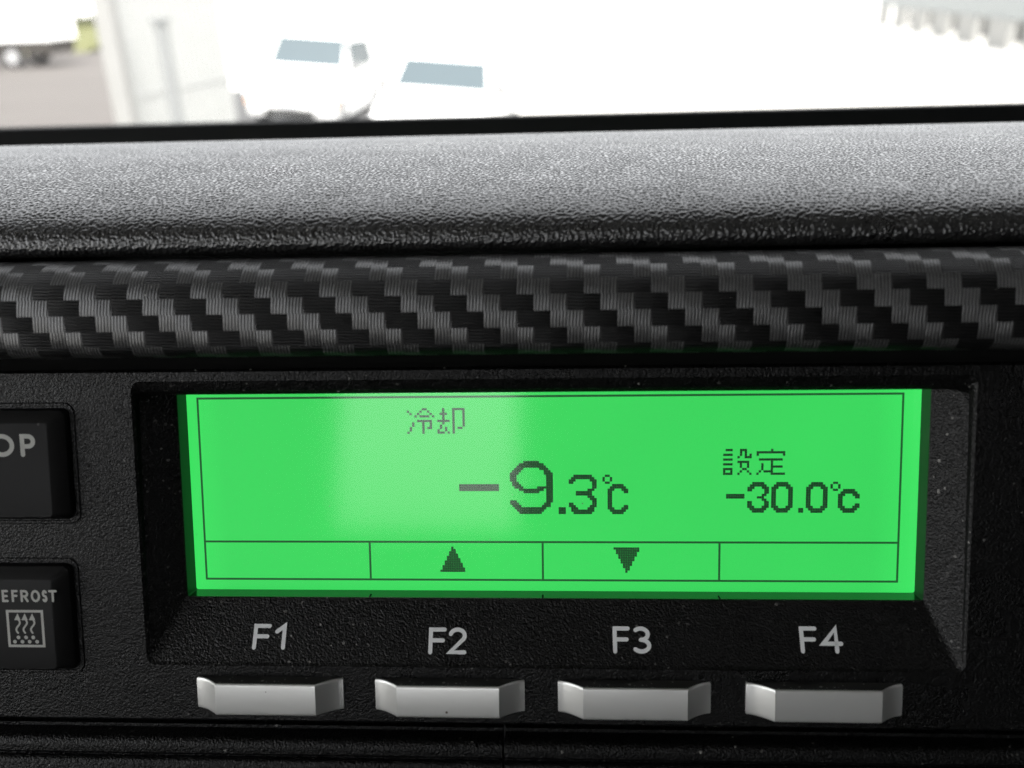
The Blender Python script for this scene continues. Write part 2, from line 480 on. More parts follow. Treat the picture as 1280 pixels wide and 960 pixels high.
XA, XB = -130, 125
def pz(py, Y): return (Y, zpx(py, Y))
pad_front = spline([pz(313, -6.6), pz(311, -7.6), pz(304, -8.4), pz(296, -8.6), pz(286, -8.45), pz(276, -7.9), pz(266, -6.9), pz(256, -5.3), pz(245, -2.9), pz(233, 0.6), pz(220, 5.6), pz(206, 12.5), pz(192, 22), pz(180, 35), pz(172, 50), pz(168, 62), pz(167.5, 66), pz(170, 69), pz(180, 71)], 10)
def grained_sheet(name, prof, x0, x1, step, cell, depth, mat, parent, seed=3):
    """swept profile with a moulded grain of small pits as real relief"""
    rng = np.random.default_rng(seed)
    P = np.array(prof); seg = np.hypot(*np.diff(P, axis=0).T); L = np.concatenate([[0], np.cumsum(seg)])
    nv = int(L[-1] / step) + 1; nu = int((x1 - x0) / step) + 1
    l = np.linspace(0, L[-1], nv)
    y = np.interp(l, L, P[:, 0]); z = np.interp(l, L, P[:, 1])
    ty, tz = np.gradient(y, l), np.gradient(z, l)
    for _ in range(12):                                            # even out the normals along the profile
        ty[1:-1] = (ty[:-2] + ty[1:-1] * 2 + ty[2:]) / 4; tz[1:-1] = (tz[:-2] + tz[1:-1] * 2 + tz[2:]) / 4
    q = np.hypot(ty, tz); ny, nz = -tz / q, ty / q
    x = np.linspace(x0, x1, nu)
    X, Lg = np.meshgrid(x, l)
    u = (X - x0) / cell; v = Lg / cell
    gu, gv = int(u.max()) + 4, int(v.max()) + 4
    jit = rng.random((gv, gu, 2)); dep = 0.55 + 0.45 * rng.random((gv, gu)); rad = 0.30 + 0.16 * rng.random((gv, gu))
    iu, iv = np.floor(u).astype(int), np.floor(v).astype(int)
    h = np.zeros_like(u)
    for du in (-1, 0, 1):
        for dv in (-1, 0, 1):
            cu, cv = np.clip(iu + du, 0, gu - 1), np.clip(iv + dv, 0, gv - 1)
            j = jit[cv, cu]
            d2 = (cu + j[..., 0] - u) ** 2 + ((cv + j[..., 1] - v)) ** 2
            h = np.maximum(h, dep[cv, cu] * np.exp(-d2 / rad[cv, cu] ** 2))
    big = np.zeros_like(u)
    for k in range(6):
        a_, f_, p_ = rng.random() * 6.28, 0.25 + rng.random() * .5, rng.random() * 6.28
        big += np.sin((X * np.cos(a_) + Lg * np.sin(a_)) * f_ + p_)
    hh = -depth * h * (1 + .03 * big)
    Y = y[:, None] + ny[:, None] * hh; Z = z[:, None] + nz[:, None] * hh
    co = np.stack([X, Y, Z], -1).reshape(-1, 3) * MM
    idx = np.arange(nv * nu).reshape(nv, nu)
    f = np.stack([idx[:-1, :-1], idx[:-1, 1:], idx[1:, 1:], idx[1:, :-1]], -1).reshape(-1, 4)
    me = bpy.data.meshes.new(name)
    me.vertices.add(len(co)); me.vertices.foreach_set("co", co.ravel().astype(np.float32))
    me.loops.add(f.size); me.loops.foreach_set("vertex_index", f.ravel().astype(np.int32))
    me.polygons.add(len(f)); me.polygons.foreach_set("loop_start", np.arange(0, f.size, 4, dtype=np.int32))
    me.update(calc_edges=True); me.validate()
    me.polygons.foreach_set("use_smooth", np.ones(len(f), dtype=bool))
    me.materials.append(mat)
    o = bpy.data.objects.new(name, me); COL.objects.link(o); o.parent = parent
    return o
grained_sheet("top_pad", pad_front, -122, 122, 0.13, 0.50, 0.20, M_PAD, dash)
core = [(y + .9, z - 1.2) for y, z in pad_front[72::6] if y < 64]
sweep("pad_core", [(pad_front[0][0] + .5, pad_front[0][1] + .1), (-6.7, pad_front[0][1] + 1.2), (-6.2, zpx(285, -6.2))] + core + [(66, core[-1][1] - 1.5), (66, 30), (0, 22)], XA, XB, M_PAD, dash)
M_MATTE = simple("matte_black", (0.004, 0.004, 0.004), 0.7, spec=0.15)
sweep("strip_channel", [(-10.6, 20.5), (-9.4, 19.7), (-8.0, 18.5), (-7.6, zpx(457, -7.6)), (-4.6, 17.9), (-4.6, 20.5)], XA, XB, M_MATTE, dash)

# weave strip: convex roll between pad and face
CELL = 2.07
strip_prof = spline([(-10.0, 20.2), (-12.2, 20.4), (-13.6, 21.0), (-14.3, 22.2), (-14.65, 24.4), (-14.6, 27.0), (-14.0, 29.5), (-12.5, 31.5), (-10.6, 32.6), (-8.5, 33.1), (-5.0, 33.3)], 8)
def strip_v(py, px=50):
    """arc length at which the ray of a pixel row meets the strip"""
    best, bl, Ls = None, 0, 0.0
    for a, b_ in zip(strip_prof, strip_prof[1:]):
        ra = a[1] - zpx(py, a[0], px); rb = b_[1] - zpx(py, b_[0], px)
        seg = math.dist(a, b_)
        if best is None and ra <= 0 <= rb:
            best = Ls + seg * (-ra / (rb - ra))
        Ls += seg
    return best or 0.0
V0 = strip_v(416.3)
U0 = bp(42.2, 397, -14.4).x / MM
sweep("weave_strip", strip_prof + [(-4, 20), ], XA, XB, M_CARBON, dash, nx=2, cell=CELL, u0=U0, v0=V0)

# below the controller: a rounded lip and two panels either side of a seam
low_prof = [(-4, zpx(905, -7.0)), pz(910, -6.6), pz(914, -6.6), pz(917, -7.0)] + spline([pz(919, -7.4), pz(924, -8.4), pz(930, -9.1), pz(938, -9.5), pz(947, -9.5)], 5) + [pz(949, -8.8), pz(952, -8.8)] + spline([pz(953, -9.4), pz(957, -9.8), pz(963, -10.0)], 3) + [(-11, -60), (-4, -60)]
xs = bp(629, 945, -9.5).x / MM
sweep("lower_panel", low_prof, XA, xs - 0.16, M_LOWER, dash)
sweep("lower_panel", low_prof, xs + 0.16, XB, M_LOWER, dash)

# ------------------------------------------------------------------ controller
ctl = empty("refrigeration_controller", label="black refrigeration controller with a green display and four silver keys", cat="controller", mat=M_DASH)
YF, YI = -7.5, -3.2

def rrect_px(l, t, r, b, Y, rad, n=5):
    """rounded rectangle ring (X, Z in mm) from a pixel box on plane Y; l/r at mid height, t/b at the centre column"""
    mx_, my_ = (l + r) / 2, (t + b) / 2
    x0 = bp(l, my_, Y).x / MM; x1 = bp(r, my_, Y).x / MM
    z1 = bp(mx_, t, Y).z / MM; z0 = bp(mx_, b, Y).z / MM
    return rrect(x0, z0, x1, z1, Y, rad, n)
def rrect(x0, z0, x1, z1, Y, rad, n=5):
    pts = []
    for cx, cz_, a0 in ((x1 - rad, z1 - rad, 0), (x0 + rad, z1 - rad, 90), (x0 + rad, z0 + rad, 180), (x1 - rad, z0 + rad, 270)):
        for k in range(n + 1):
            a = R(a0 + 90 * k / n)
            pts.append(Vector((cx + rad * math.cos(a), Y, cz_ + rad * math.sin(a))) * MM)
    return pts
def shrink(ring_args, d, Y, rad, n=5):
    x0, z0, x1, z1 = ring_args
    return rrect(x0 + d, z0 + d, x1 - d, z1 - d, Y, rad, n)
def loft(name, rings, mat, parent, cap=False, ang=35, smooth=True, loc=None):
    bm = bmesh.new()
    vr = [[bm.verts.new(p) for p in r] for r in rings]
    n = len(vr[0])
    for a, b_ in zip(vr, vr[1:]):
        for i in range(n): bm.faces.new((a[i], a[(i + 1) % n], b_[(i + 1) % n], b_[i]))
    if cap: bm.faces.new(vr[-1])
    o = mesh_obj(name, bm, mat, parent, loc=loc)
    if smooth: autosmooth(o, ang)
    return o

def box_px(l, t, r, b, Y):
    mx_, my_ = (l + r) / 2, (t + b) / 2
    return (bp(l, my_, Y).x / MM, bp(mx_, b, Y).z / MM, bp(r, my_, Y).x / MM, bp(mx_, t, Y).z / MM)

OUT = box_px(173, 473, 1215, 836, YF)
INN = box_px(228, 493, 1159, 748, YI)
FAC = (XA, zpx(907, YF), XB, zpx(458, YF))
# face plate round the sloped surround (its inner rim rolls over into the surround)
loft("face_plate", [rrect(*FAC, YF + 4, .3), rrect(*FAC, YF + .4, .3), rrect(FAC[0] + .4, FAC[1] + .4, FAC[2] - .4, FAC[3] - .4, YF, .3),
                    rrect(*OUT, YF, 1.3), shrink(OUT, .12, YF + .10, 1.2)], M_FASCIA, ctl, ang=30)
# sloped surround falling back to the display window, then a straight glossy wall
YB2 = -6.0                                   # the brow over the display rolls back this far, its underside then runs level
zb = bp(690, 490, YB2).z / MM
O2 = (OUT[0] + .12, OUT[1] + .12, OUT[2] - .12, OUT[3] - .12)
INN = (INN[0], INN[1], INN[2], zb + .15)
def brow(ring, ztop, ytop):
    """move the upper side of a ring to another height and depth"""
    z1 = max(p.z for p in ring)
    return [Vector((p.x, ytop * MM, p.z - z1 + ztop * MM)) if p.z > z1 - .002 else p for p in ring]
loft("display_surround", [rrect(*O2, YF + .10, 1.2), brow(shrink(O2, .18, YF + .28, 1.1), O2[3] - .5, YF + .35),
                          brow(shrink(O2, .22, YF + .32, 1.1), (O2[3] - .5 + zb) / 2 - .1, YF + .8),
                          brow(shrink(O2, .26, YF + .36, 1.1), zb, YB2), shrink(INN, -.28, YI - .22, .55), rrect(*INN, YI, .35)], M_BEZEL, ctl, ang=18)
M_WALL = simple("glossy_black_frame", (0.008, 0.008, 0.008), 0.45, spec=0.5)
loft("window_frame", [rrect(*INN, YI, .35), shrink(INN, .02, -0.15, .3)], M_WALL, ctl, ang=30)

# polished lower edge of the window, with the separators' reflection modelled as dark bars on it
M_SILL = simple("polished_black_edge", (0.008, 0.008, 0.008), 0.2, spec=1.0)
bm = bmesh.new()
add_box(bm, (INN[0] * MM, YI * MM - .00002, INN[1] * MM - .0002), (INN[2] * MM, -.0003, INN[1] * MM + .00004))
sill = mesh_obj("window_sill", bm, M_SILL, ctl)
M_SEP_REFL = simple("separator_reflection_black", (0.003, 0.003, 0.003), .8, spec=.05)
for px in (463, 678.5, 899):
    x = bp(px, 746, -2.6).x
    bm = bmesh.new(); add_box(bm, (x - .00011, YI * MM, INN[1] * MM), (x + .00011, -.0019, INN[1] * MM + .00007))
    mesh_obj("separator_reflection", bm, M_SEP_REFL, sill)
disp = None
def flat_quad(bm, x0, z0, x1, z1, y):
    vs = [bm.verts.new((x, y, z)) for x, z in ((x0, z0), (x1, z0), (x1, z1), (x0, z1))]
    return bm.faces.new(vs)
bm = bmesh.new(); add_box(bm, (INN[0] * MM - .001, 0, INN[1] * MM - .001), (INN[2] * MM + .001, .002, INN[3] * MM + .001))
disp = mesh_obj("display_panel", bm, M_LCD, ctl)

# clear cover over the panel
bm = bmesh.new(); flat_quad(bm, (INN[0] - .2) * MM, (INN[1] - .2) * MM, (INN[2] + .2) * MM, (INN[3] + .2) * MM, -.00028)
mesh_obj("clear_cover", bm, M_COVER, ctl)

# ---- frame lines on the display
def px_line(bm, x0, y0, x1, y1, w):
    a = bp(x0, y0, 0); b_ = bp(x1, y1, 0)
    if abs(b_.x - a.x) > abs(b_.z - a.z):
        z = (a.z + b_.z) / 2
        flat_quad(bm, min(a.x, b_.x), z - w / 2, max(a.x, b_.x), z + w / 2, -.00006)
    else:
        x = (a.x + b_.x) / 2
        flat_quad(bm, x - w / 2, min(a.z, b_.z), x + w / 2, max(a.z, b_.z), -.00009)
LW = .00030
fa, fb, fc, fd = bp(248, 499, 0), bp(1130, 491, 0), bp(1120, 726, 0), bp(258, 724, 0)
FX0, FX1 = (fa.x + fd.x) / 2, (fb.x + fc.x) / 2
FZ1, FZ0 = (fa.z + fb.z) / 2, (fc.z + fd.z) / 2
FZM = bp(690, 677.5, 0).z
bm = bmesh.new()
for z in (FZ0, FZ1, FZM): flat_quad(bm, FX0 - LW / 2, z - LW / 2, FX1 + LW / 2, z + LW / 2, -.00006)
for x in (FX0, FX1): flat_quad(bm, x - LW / 2, FZ0, x + LW / 2, FZ1, -.00009)
for px in (463, 678.5, 899):
    x = bp(px, 700, 0).x
    flat_quad(bm, x - LW / 2, FZ0, x + LW / 2, FZM, -.00009)
mesh_obj("frame_lines", bm, M_LINE, disp)

# ---- dot-matrix characters
def rows(spec, w):
    """'2-6' style rows -> list of sets"""
    out = []
    for s in spec:
        c = set()
        for part in s.split(','):
            part = part.strip()
            if not part: continue
            if '-' in part:
                a, b_ = part.split('-'); c |= set(range(int(a), int(b_) + 1))
            else: c.add(int(part))
        out.append(c)
    return out
def dots(bm, spec, box, w, h, fill=0.97):
    l, t, r, b_ = box
    A = bp(l, t, 0); B = bp(r, b_, 0)
    dx = (B.x - A.x) / w; dz = (A.z - B.z) / h
    for j, row in enumerate(rows(spec, w)):
        for i in row:
            cx = A.x + (i + .5) * dx; cz_ = A.z - (j + .5) * dz
            flat_quad(bm, cx - dx * fill / 2, cz_ - dz * fill / 2, cx + dx * fill / 2, cz_ + dz * fill / 2, -.00006)

G_REI = ["6-7,14,18-22", "0,5,8,14,18,22", "1,4,9,13-15,18,22", "3,5-8,10,14,18,22", "14,18,22", "4-9,12-16,18,22", "2,6,9,14,18,22",
         "2,6,9,13,18,22", "1,6,8-9,13,15,18,20-21", "1,6,12,15,18", "0,6,12-14,16,18"]
G_SET = ["1-3,7-9,20", "7,9,14-25", "0-3,7,9,11,14,25", "6,9-11", "0-3,15-24", "6-10,20", "0-3,7,10,16,20", "7,10,16,20-24",
         "0-3,8-9,16,20", "0,3,7,10,15,17-20", "0-3,6,11,14,20-25"]
G_9 = ["6-12", "4-14", "3-15", "2-5,13-16", "1-4,15-17", "0-3,15-18", "0-2,16-18", "0-2,16-18", "0-2,16-18", "1-3,16-18", "1-4,16-18",
       "2-5,12-18", "4-14,16-18", "6-12,16-18", "16-18", "16-18", "16-18", "0-2,16-18", "0-3,15-17", "1-4,14-17", "2-15", "3-14", "4-13"]
G_B3 = ["2-9", "1-10", "0-2,9-11", "0-1,10-11", "10-11", "10-11", "8-10", "3-9", "3-9", "8-10", "9-11", "10-11", "0-1,10-11", "0-2,9-11",
        "1-3,8-10", "1-10", "2-9"]
G_BC = ["2-6", "1-7", "0-2,6-8", "0-1,7-8", "0-1", "0-1", "0-1", "0-1", "0-1", "0-1,7-8", "0-2,6-8", "1-7", "2-6"]
G_DEG = ["1-2", "0,3", "0,3", "1-2"]
G_3 = ["2-6", "1-7", "0-2,6-8", "0-1,7-8", "7-8", "6-7", "4-6", "6-7", "0-1,7-8", "0-1,7-8", "0-2,6-8", "1-7", "2-6"]
G_0 = ["2-6", "1-7", "0-2,6-8"] + ["0-1,7-8"] * 7 + ["0-2,6-8", "1-7", "2-6"]
G_C = ["2-6", "1-7", "0-2,6-8", "0-1,7-8", "0-1", "0-1", "0-1,7-8", "0-2,6-8", "1-7", "2-6"]
bm = bmesh.new(); dots(bm, G_REI, (508.3, 510.2, 581.5, 542), 23, 11); mesh_obj("mode_text", bm, M_DOT, disp)
bm = bmesh.new(); dots(bm, G_SET, (904, 561, 981, 593.5), 26, 11); mesh_obj("setting_text", bm, M_DOT, disp)
bm = bmesh.new()
dots(bm, ["0-16"] * 3, (573.9, 605, 624, 613.8), 17, 3)
dots(bm, G_9, (636.9, 576, 691.5, 642.4), 19, 23)
dots(bm, ["0-2"] * 3, (698.3, 633.8, 707.4, 642.5), 3, 3)
dots(bm, G_B3, (710.8, 593.2, 746, 642.6), 12, 17)
dots(bm, G_DEG, (753, 593.2, 765.2, 604.7), 4, 4)
dots(bm, G_BC, (759.4, 604.8, 785.3, 642.6), 9, 13)
mesh_obj("temperature_reading", bm, M_DOT, disp)
bm = bmesh.new()
dots(bm, ["0-7"] * 2, (907.5, 617.2, 930.5, 623.2), 8, 2)
dots(bm, G_3, (934.2, 602.3, 960.7, 640.8), 9, 13)
dots(bm, G_0, (964.2, 602.3, 990.5, 640.8), 9, 13)
dots(bm, ["0-1"] * 2, (997.6, 634.8, 1003.8, 640.8), 2, 2)
dots(bm, G_0, (1007.6, 602.4, 1033.9, 641), 9, 13)
dots(bm, G_DEG, (1038, 602, 1050.5, 613.6), 4, 4)
dots(bm, G_C, (1047.5, 611, 1074, 641), 9, 10)
mesh_obj("set_temperature", bm, M_DOT, disp)
up = []
for j in range(11):
    hw = 0.5 * j + 0.5
    a = int(round(6 - hw - .01)); b_ = int(round(5 + hw - .01)); up.append(f"{max(0, a)}-{min(11, b_)}")
bm = bmesh.new(); dots(bm, up, (549.8, 683, 584.5, 714.9), 12, 11, .95); mesh_obj("up_arrow", bm, M_DOT, disp)
bm = bmesh.new(); dots(bm, up[::-1], (766.8, 684, 802, 716), 12, 11, .95); mesh_obj("down_arrow", bm, M_DOT, disp)

# ---- printed strokes: one flat ribbon with round ends per stroke
class Print:
    def __init__(self, origin, ux, uy, nrm, lift=0.00003):
        self.bm = bmesh.new(); self.o = origin; self.ux = ux; self.uy = uy; self.n = nrm; self.k = 0; self.lift = lift
    def P(self, x, y): return self.o + self.ux * x + self.uy * y + self.n * (self.lift + self.k * 0.000006)
    def poly(self, pts):
        self.bm.faces.new([self.bm.verts.new(self.P(*p)) for p in pts]); self.k += 1
    def stroke(self, pts, w, closed=False, caps=True, square=False):
        n = len(pts); h = w / 2
        V = [Vector(p) for p in pts]
        Lf, Rt = [], []
        for i, p in enumerate(V):
            a = V[(i - 1) % n] if (closed or i > 0) else None
            b_ = V[(i + 1) % n] if (closed or i < n - 1) else None
            d1 = (p - a).normalized() if a is not None else (b_ - p).normalized()
            d2 = (b_ - p).normalized() if b_ is not None else d1
            n1 = Vector((-d1.y, d1.x)); n2 = Vector((-d2.y, d2.x))
            mv = (n1 + n2)
            mv = mv / max(0.35, mv.length_squared / 2) if mv.length > 1e-6 else n1
            Lf.append(p + mv * h); Rt.append(p - mv * h)
        if closed:
            l = [self.bm.verts.new(self.P(*q)) for q in Lf]; r = [self.bm.verts.new(self.P(*q)) for q in Rt]
            for i in range(n): self.bm.faces.new((l[i], l[(i + 1) % n], r[(i + 1) % n], r[i]))
            self.k += 1; return
        l = [self.bm.verts.new(self.P(*q)) for q in Lf]; r = [self.bm.verts.new(self.P(*q)) for q in Rt]
        for i in range(n - 1): self.bm.faces.new((l[i], l[i + 1], r[i + 1], r[i]))
        if caps:
            for end, sgn in ((0, -1), (n - 1, 1)):
                d = (V[end] - V[end - 1 if end else 1]).normalized()
                if end == 0: d = (V[0] - V[1]).normalized()
                a0 = math.atan2(d.y, d.x)
                fan = []
                for q in range(1, 6):
                    a = a0 + math.pi / 2 - math.pi * q / 6
                    fan.append(self.bm.verts.new(self.P(V[end].x + h * math.cos(a), V[end].y + h * math.sin(a))))
                if end == 0: self.bm.faces.new([r[0]] + fan + [l[0]])
                else: self.bm.faces.new([l[-1]] + fan + [r[-1]])
        self.k += 1
    def done(self, name, mat, parent):
        return mesh_obj(name, self.bm, mat, parent)

def arc(cx, cy, rx, ry, a0, a1, n=14):
    return [(cx + rx * math.cos(R(a0 + (a1 - a0) * k / n)), cy + ry * math.sin(R(a0 + (a1 - a0) * k / n))) for k in range(n + 1)]
def glyph(ch, w, h, s):
    """centre-line strokes of a rounded sans letter in a box w x h (s = stroke width)"""
    q = s / 2; x0, x1, y0, y1 = q, w - q, q, h - q; ym = (y0 + y1) / 2; cx = w / 2
    rx = (x1 - x0) / 2
    if ch == 'F': return [[(x0, y0), (x0, y1), (x1, y1)], [(x0, ym + .02 * h), (x1 - .08 * w, ym + .02 * h)]]
    if ch == 'E': return [[(x1, y0), (x0, y0), (x0, y1), (x1, y1)], [(x0, ym), (x1 - .08 * w, ym)]]
    if ch == '1': return [[(x0, y1 - .22 * h), (x1, y1), (x1, y0)]]
    if ch == '2':
        r = (y1 - y0) * .27
        return [arc(cx, y1 - r, rx, r, 165, -35, 14) + [(x0, y0), (x1, y0)]]
    if ch == '3':
        r1 = (y1 - ym) / 2; r2 = (ym - y0) / 2
        return [arc(cx - .1 * w, ym + r1, rx * .98, r1, 135, -90, 14), arc(cx - .08 * w, ym - r2, rx * 1.08, r2, 90, -140, 14)]
    if ch == '4':
        xv = x0 + (x1 - x0) * .74
        return [[(xv, y0), (xv, y1), (x0, y0 + .28 * h), (x1, y0 + .28 * h)]]
    if ch == 'O': return ['closed', arc(cx, ym, rx, (y1 - y0) / 2, 0, 345, 23)]
    if ch == 'P':
        r = (y1 - ym) / 2 + .02 * h
        return [[(x0, y0), (x0, y1)] + arc(x1 - r, y1 - r, r, r, 90, -90, 10) + [(x0, y1 - 2 * r)]]
    if ch == 'R':
        r = (y1 - ym) / 2 + .01 * h
        return [[(x0, y0), (x0, y1)] + arc(x1 - r, y1 - r, r, r, 90, -90, 10) + [(x0, y1 - 2 * r)], [(cx, y1 - 2 * r), (x1, y0)]]
    if ch == 'S':
        r = (y1 - y0) / 4
        return [arc(cx, y1 - r, rx, r, 30, 270, 12) + arc(cx, y0 + r, rx, r, 90, -150, 12)[1:]]
    if ch == 'T': return [[(x0 - q * .3, y1), (x1 + q * .3, y1)], [(cx, y1), (cx, y0)]]
    if ch == 'D': return [[(x0, y0), (x0, y1), (cx - .1 * w, y1)] + arc(cx - .1 * w, ym, rx * 1.2, (y1 - y0) / 2, 90, -90, 12)[1:-1] + [(cx - .1 * w, y0), (x0, y0)]]
def letter(pr, ch, x, y, w, h, s):
    g = glyph(ch, w, h, s)
    if g[0] == 'closed': pr.stroke([(a + x, b_ + y) for a, b_ in g[1]], s, closed=True); return
    for st in g: pr.stroke([(a + x, b_ + y) for a, b_ in st], s)

# ---- F1..F4 printed on the lower slope of the surround
ry0 = Vector((0, (YF + .28) * MM, (O2[1] + .18) * MM)); ry1 = Vector((0, (YI - .22) * MM, (INN[1] - .28) * MM))
r_up = (ry1 - ry0).normalized(); r_n = Vector((1, 0, 0)).cross(r_up).normalized()
if r_n.y > 0: r_n = -r_n
for chs, boxes in ((("F", "1"), ((316.5, 338.5), (343.5, 357.5))), (("F", "2"), ((535.8, 558), (560.5, 583.3))),
                   (("F", "3"), ((766, 787.5), (791.6, 815))), (("F", "4"), ((999.7, 1021.7), (1026, 1053.5)))):
    ytop, ybot = (779.8, 812.3) if chs[1] == "1" else ((784.3, 818) if chs[1] == "2" else (783, 817))
    pr = Print(Vector((0, 0, 0)), Vector((1, 0, 0)), r_up, r_n)
    for ch, (l, r) in zip(chs, boxes):
        ymid = (ytop + ybot) / 2
        A = bp_plane(l, ymid, ry0, r_n); B = bp_plane(r, ymid, ry0, r_n)
        T_ = bp_plane((l + r) / 2, ytop, ry0, r_n); Bt = bp_plane((l + r) / 2, ybot, ry0, r_n)
        s0 = Bt.dot(r_up); s1 = T_.dot(r_up)
        pr.o = r_n * ry0.dot(r_n)
        letter(pr, ch, A.x, s0, B.x - A.x, s1 - s0, 0.00057)
    pr.done("printed_label", M_PRINT, ctl)

# ---- four silver function keys
M_KEYTOP = grained("key_top_black", (0.010, 0.010, 0.010), 0.6, 2600, 0.00003, 0.5, 0.1, dust=0.2, dust_col=0.28, smudge=0.14)
YB = -10.1          # front of the key
keys_px = ((248, 428, 270.5, 391.5, 842, 858, 893), (469, 656, 495, 623.5, 847, 861, 898.5),
           (697, 889, 728.5, 860, 851, 864, 904), (932, 1129, 968, 1105.5, 851, 863, 903))
kcx = [(bp(k[0], 868, -8.0).x + bp(k[1], 868, -8.0).x) / 2 for k in keys_px]
kw = sum(bp(k[1], 868, -8.0).x - bp(k[0], 868, -8.0).x for k in keys_px) / 4
kf = sum(bp(k[3], 868, YB).x - bp(k[2], 868, YB).x for k in keys_px) / 4
kz1 = sum(bp((k[2] + k[3]) / 2, k[5], YB).z for k in keys_px) / 4 + .0002
kz0 = sum(bp((k[2] + k[3]) / 2, k[6], YB).z for k in keys_px) / 4
kh = kz1 - kz0
def make_key():
    a, f = kw / 2, kf / 2
    half = [(f, YB)]
    n = 8
    for i in range(1, n + 1):       # scooped cheek: leaves the sharp corner steeply, ends flat
        t = i / n
        half.append((f + (a - f) * t, YB + (2.15) * (1 - (1 - t) ** 1.6) ))
    half.append((a, -7.1))
    prof = [(-x, y) for x, y in reversed(half)] + half
    bm = bmesh.new()
    lv = []
    rz = 0.00022
    # rings in Z with softened front edges
    for dz, ins in ((0, .28), (.06, .12), (.2, .03), (.4, 0)):
        lv.append((dz * MM, ins))
    lev = [(z, i) for z, i in lv] + [(kh - z, i) for z, i in reversed(lv)]
    cols = []
    for z, ins in lev:
        ring = []
        for x, y in prof:
            yy = y + ins if y > -30 and y < -7.2 else y
            xx = x - math.copysign(ins * MM * (0.6 if abs(x) > a * .999 else 0.0), x)
            ring.append(bm.verts.new((xx, yy * MM, z)))
        cols.append(ring)
    for k in range(len(cols) - 1):
        for i in range(len(prof) - 1):
            bm.faces.new((cols[k][i], cols[k][i + 1], cols[k + 1][i + 1], cols[k + 1][i])).material_index = 0
    bm.faces.new(cols[0]).material_index = 1
    bm.faces.new(cols[-1][::-1]).material_index = 1
    bm.faces.new([c[0] for c in cols] + [c[-1] for c in reversed(cols)])
    o = mesh_obj("function_key", bm, [M_SILVER, M_KEYTOP], ctl)
    return autosmooth(o, 28)
key0 = make_key()
for i, x in enumerate(kcx):
    k = key0 if i == 0 else key0.copy()
    if i: COL.objects.link(k); k.parent = ctl
    k.location = (x, 0, kz0)

# ---- stop and defrost keys on the left
def panel_key(name, l, t, r, b, bev_r, bev_t, bev_b):
    x0, z0, x1, z1 = box_px(l, t, r, b, YF - .2)
    YT = YF - 2.1
    ix0, iz0, ix1, iz1 = x0 + 1.6, z0 + bev_b, x1 - bev_r, z1 - bev_t
    root = loft(name, [rrect(x0, z0, x1, z1, YF + .6, 1.1), rrect(x0, z0, x1, z1, YF - .5, 1.1), rrect(x0 + .2, z0 + .2, x1 - .2, z1 - .2, YF - .95, 1.0),
                       rrect(x0 + .8, z0 + .45, x1 - .8, z1 - .8, YF - 1.35, .8),
                       rrect(ix0 - .25, iz0 - .1, ix1 + .25, iz1 + .25, YT + .1, .5), rrect(ix0, iz0, ix1, iz1, YT, .4)], M_KEY, ctl, cap=True, ang=24)
    # thin raised lip of the face plate round the key
    g = .35
    rim = loft("key_rim", [rrect(x0 - g - .5, z0 - g - .5, x1 + g + .5, z1 + g + .5, YF + .05, 1.6), rrect(x0 - g - .3, z0 - g - .3, x1 + g + .3, z1 + g + .3, YF - .16, 1.45),
                     rrect(x0 - g, z0 - g, x1 + g, z1 + g, YF - .16, 1.3), rrect(x0 - g + .1, z0 - g + .1, x1 + g - .1, z1 + g - .1, YF + .05, 1.2)], M_FASCIA, ctl, ang=30)
    return root, YT
stop, YT = panel_key("stop_key", -135, 511, 90, 648, 2.3, 1.9, .7)
Xd, Zd, Nd = Vector((1, 0, 0)), Vector((0, 0, 1)), Vector((0, -1, 0))
def key_print(boxes, ytop, ybot, s, name, parent, extra=None, mat=M_PRINT_DIM):
    pr = Print(Vector((0, YT * MM, 0)), Xd, Zd, Nd)
    for ch, l, r in boxes:
        A = bp(l, ytop, YT); B = bp(r, ybot, YT)
        letter(pr, ch, A.x, B.z, B.x - A.x, A.z - B.z, s)
    if extra: extra(pr)
    return pr.done(name, mat, parent)
key_print((("S", -67, -44), ("T", -42, -18), ("O", -14, 19), ("P", 24.3, 45.5)), 542.5, 571, .00062, "stop_lettering", stop)
dfr, YT = panel_key("defrost_key", -135, 704, 95, 834, 2.3, 1.9, .7)
key_print((("D", -12, -1.5), ("E", 1.8, 11.2), ("F", 14, 23.3), ("R", 25.2, 36.3), ("O", 38.2, 51), ("S", 52.3, 60), ("T", 60.8, 71.8)),
          737.3, 752.5, .00033, "defrost_lettering", dfr)
def icon(pr):
    def q(x, y):
        p = bp(x, y, YT); return (p.x, p.z)
    a = q(9, 763.8); c = q(55.5, 807.5)
    pr.stroke([(a[0], a[1]), (c[0], a[1]), (c[0], c[1]), (a[0], c[1])], .00036, closed=True)
    for x in (22, 31, 40.4):
        pts = []
        for k in range(13):
            t = k / 12
            pts.append(q(x + .8 + 2.2 * math.sin(t * 2 * math.pi) * (1 if t < 1 else 0), 774 + 17 * t))
        pr.stroke(pts, .00026)
        pr.poly([q(x, 766.5), q(x + 4, 775), q(x - 4, 775)])
    for y, xs_ in ((796.5, (23.5, 33, 42)), (801.8, (19.2, 28.6, 37.6, 47))):
        for x in xs_:
            cx, cz_ = q(x, y); pr.poly([(cx + .00027 * math.cos(R(30 * k)), cz_ + .00027 * math.sin(R(30 * k))) for k in range(12)])
key_print((), 0, 0, 0, "defrost_symbol", dfr, icon)

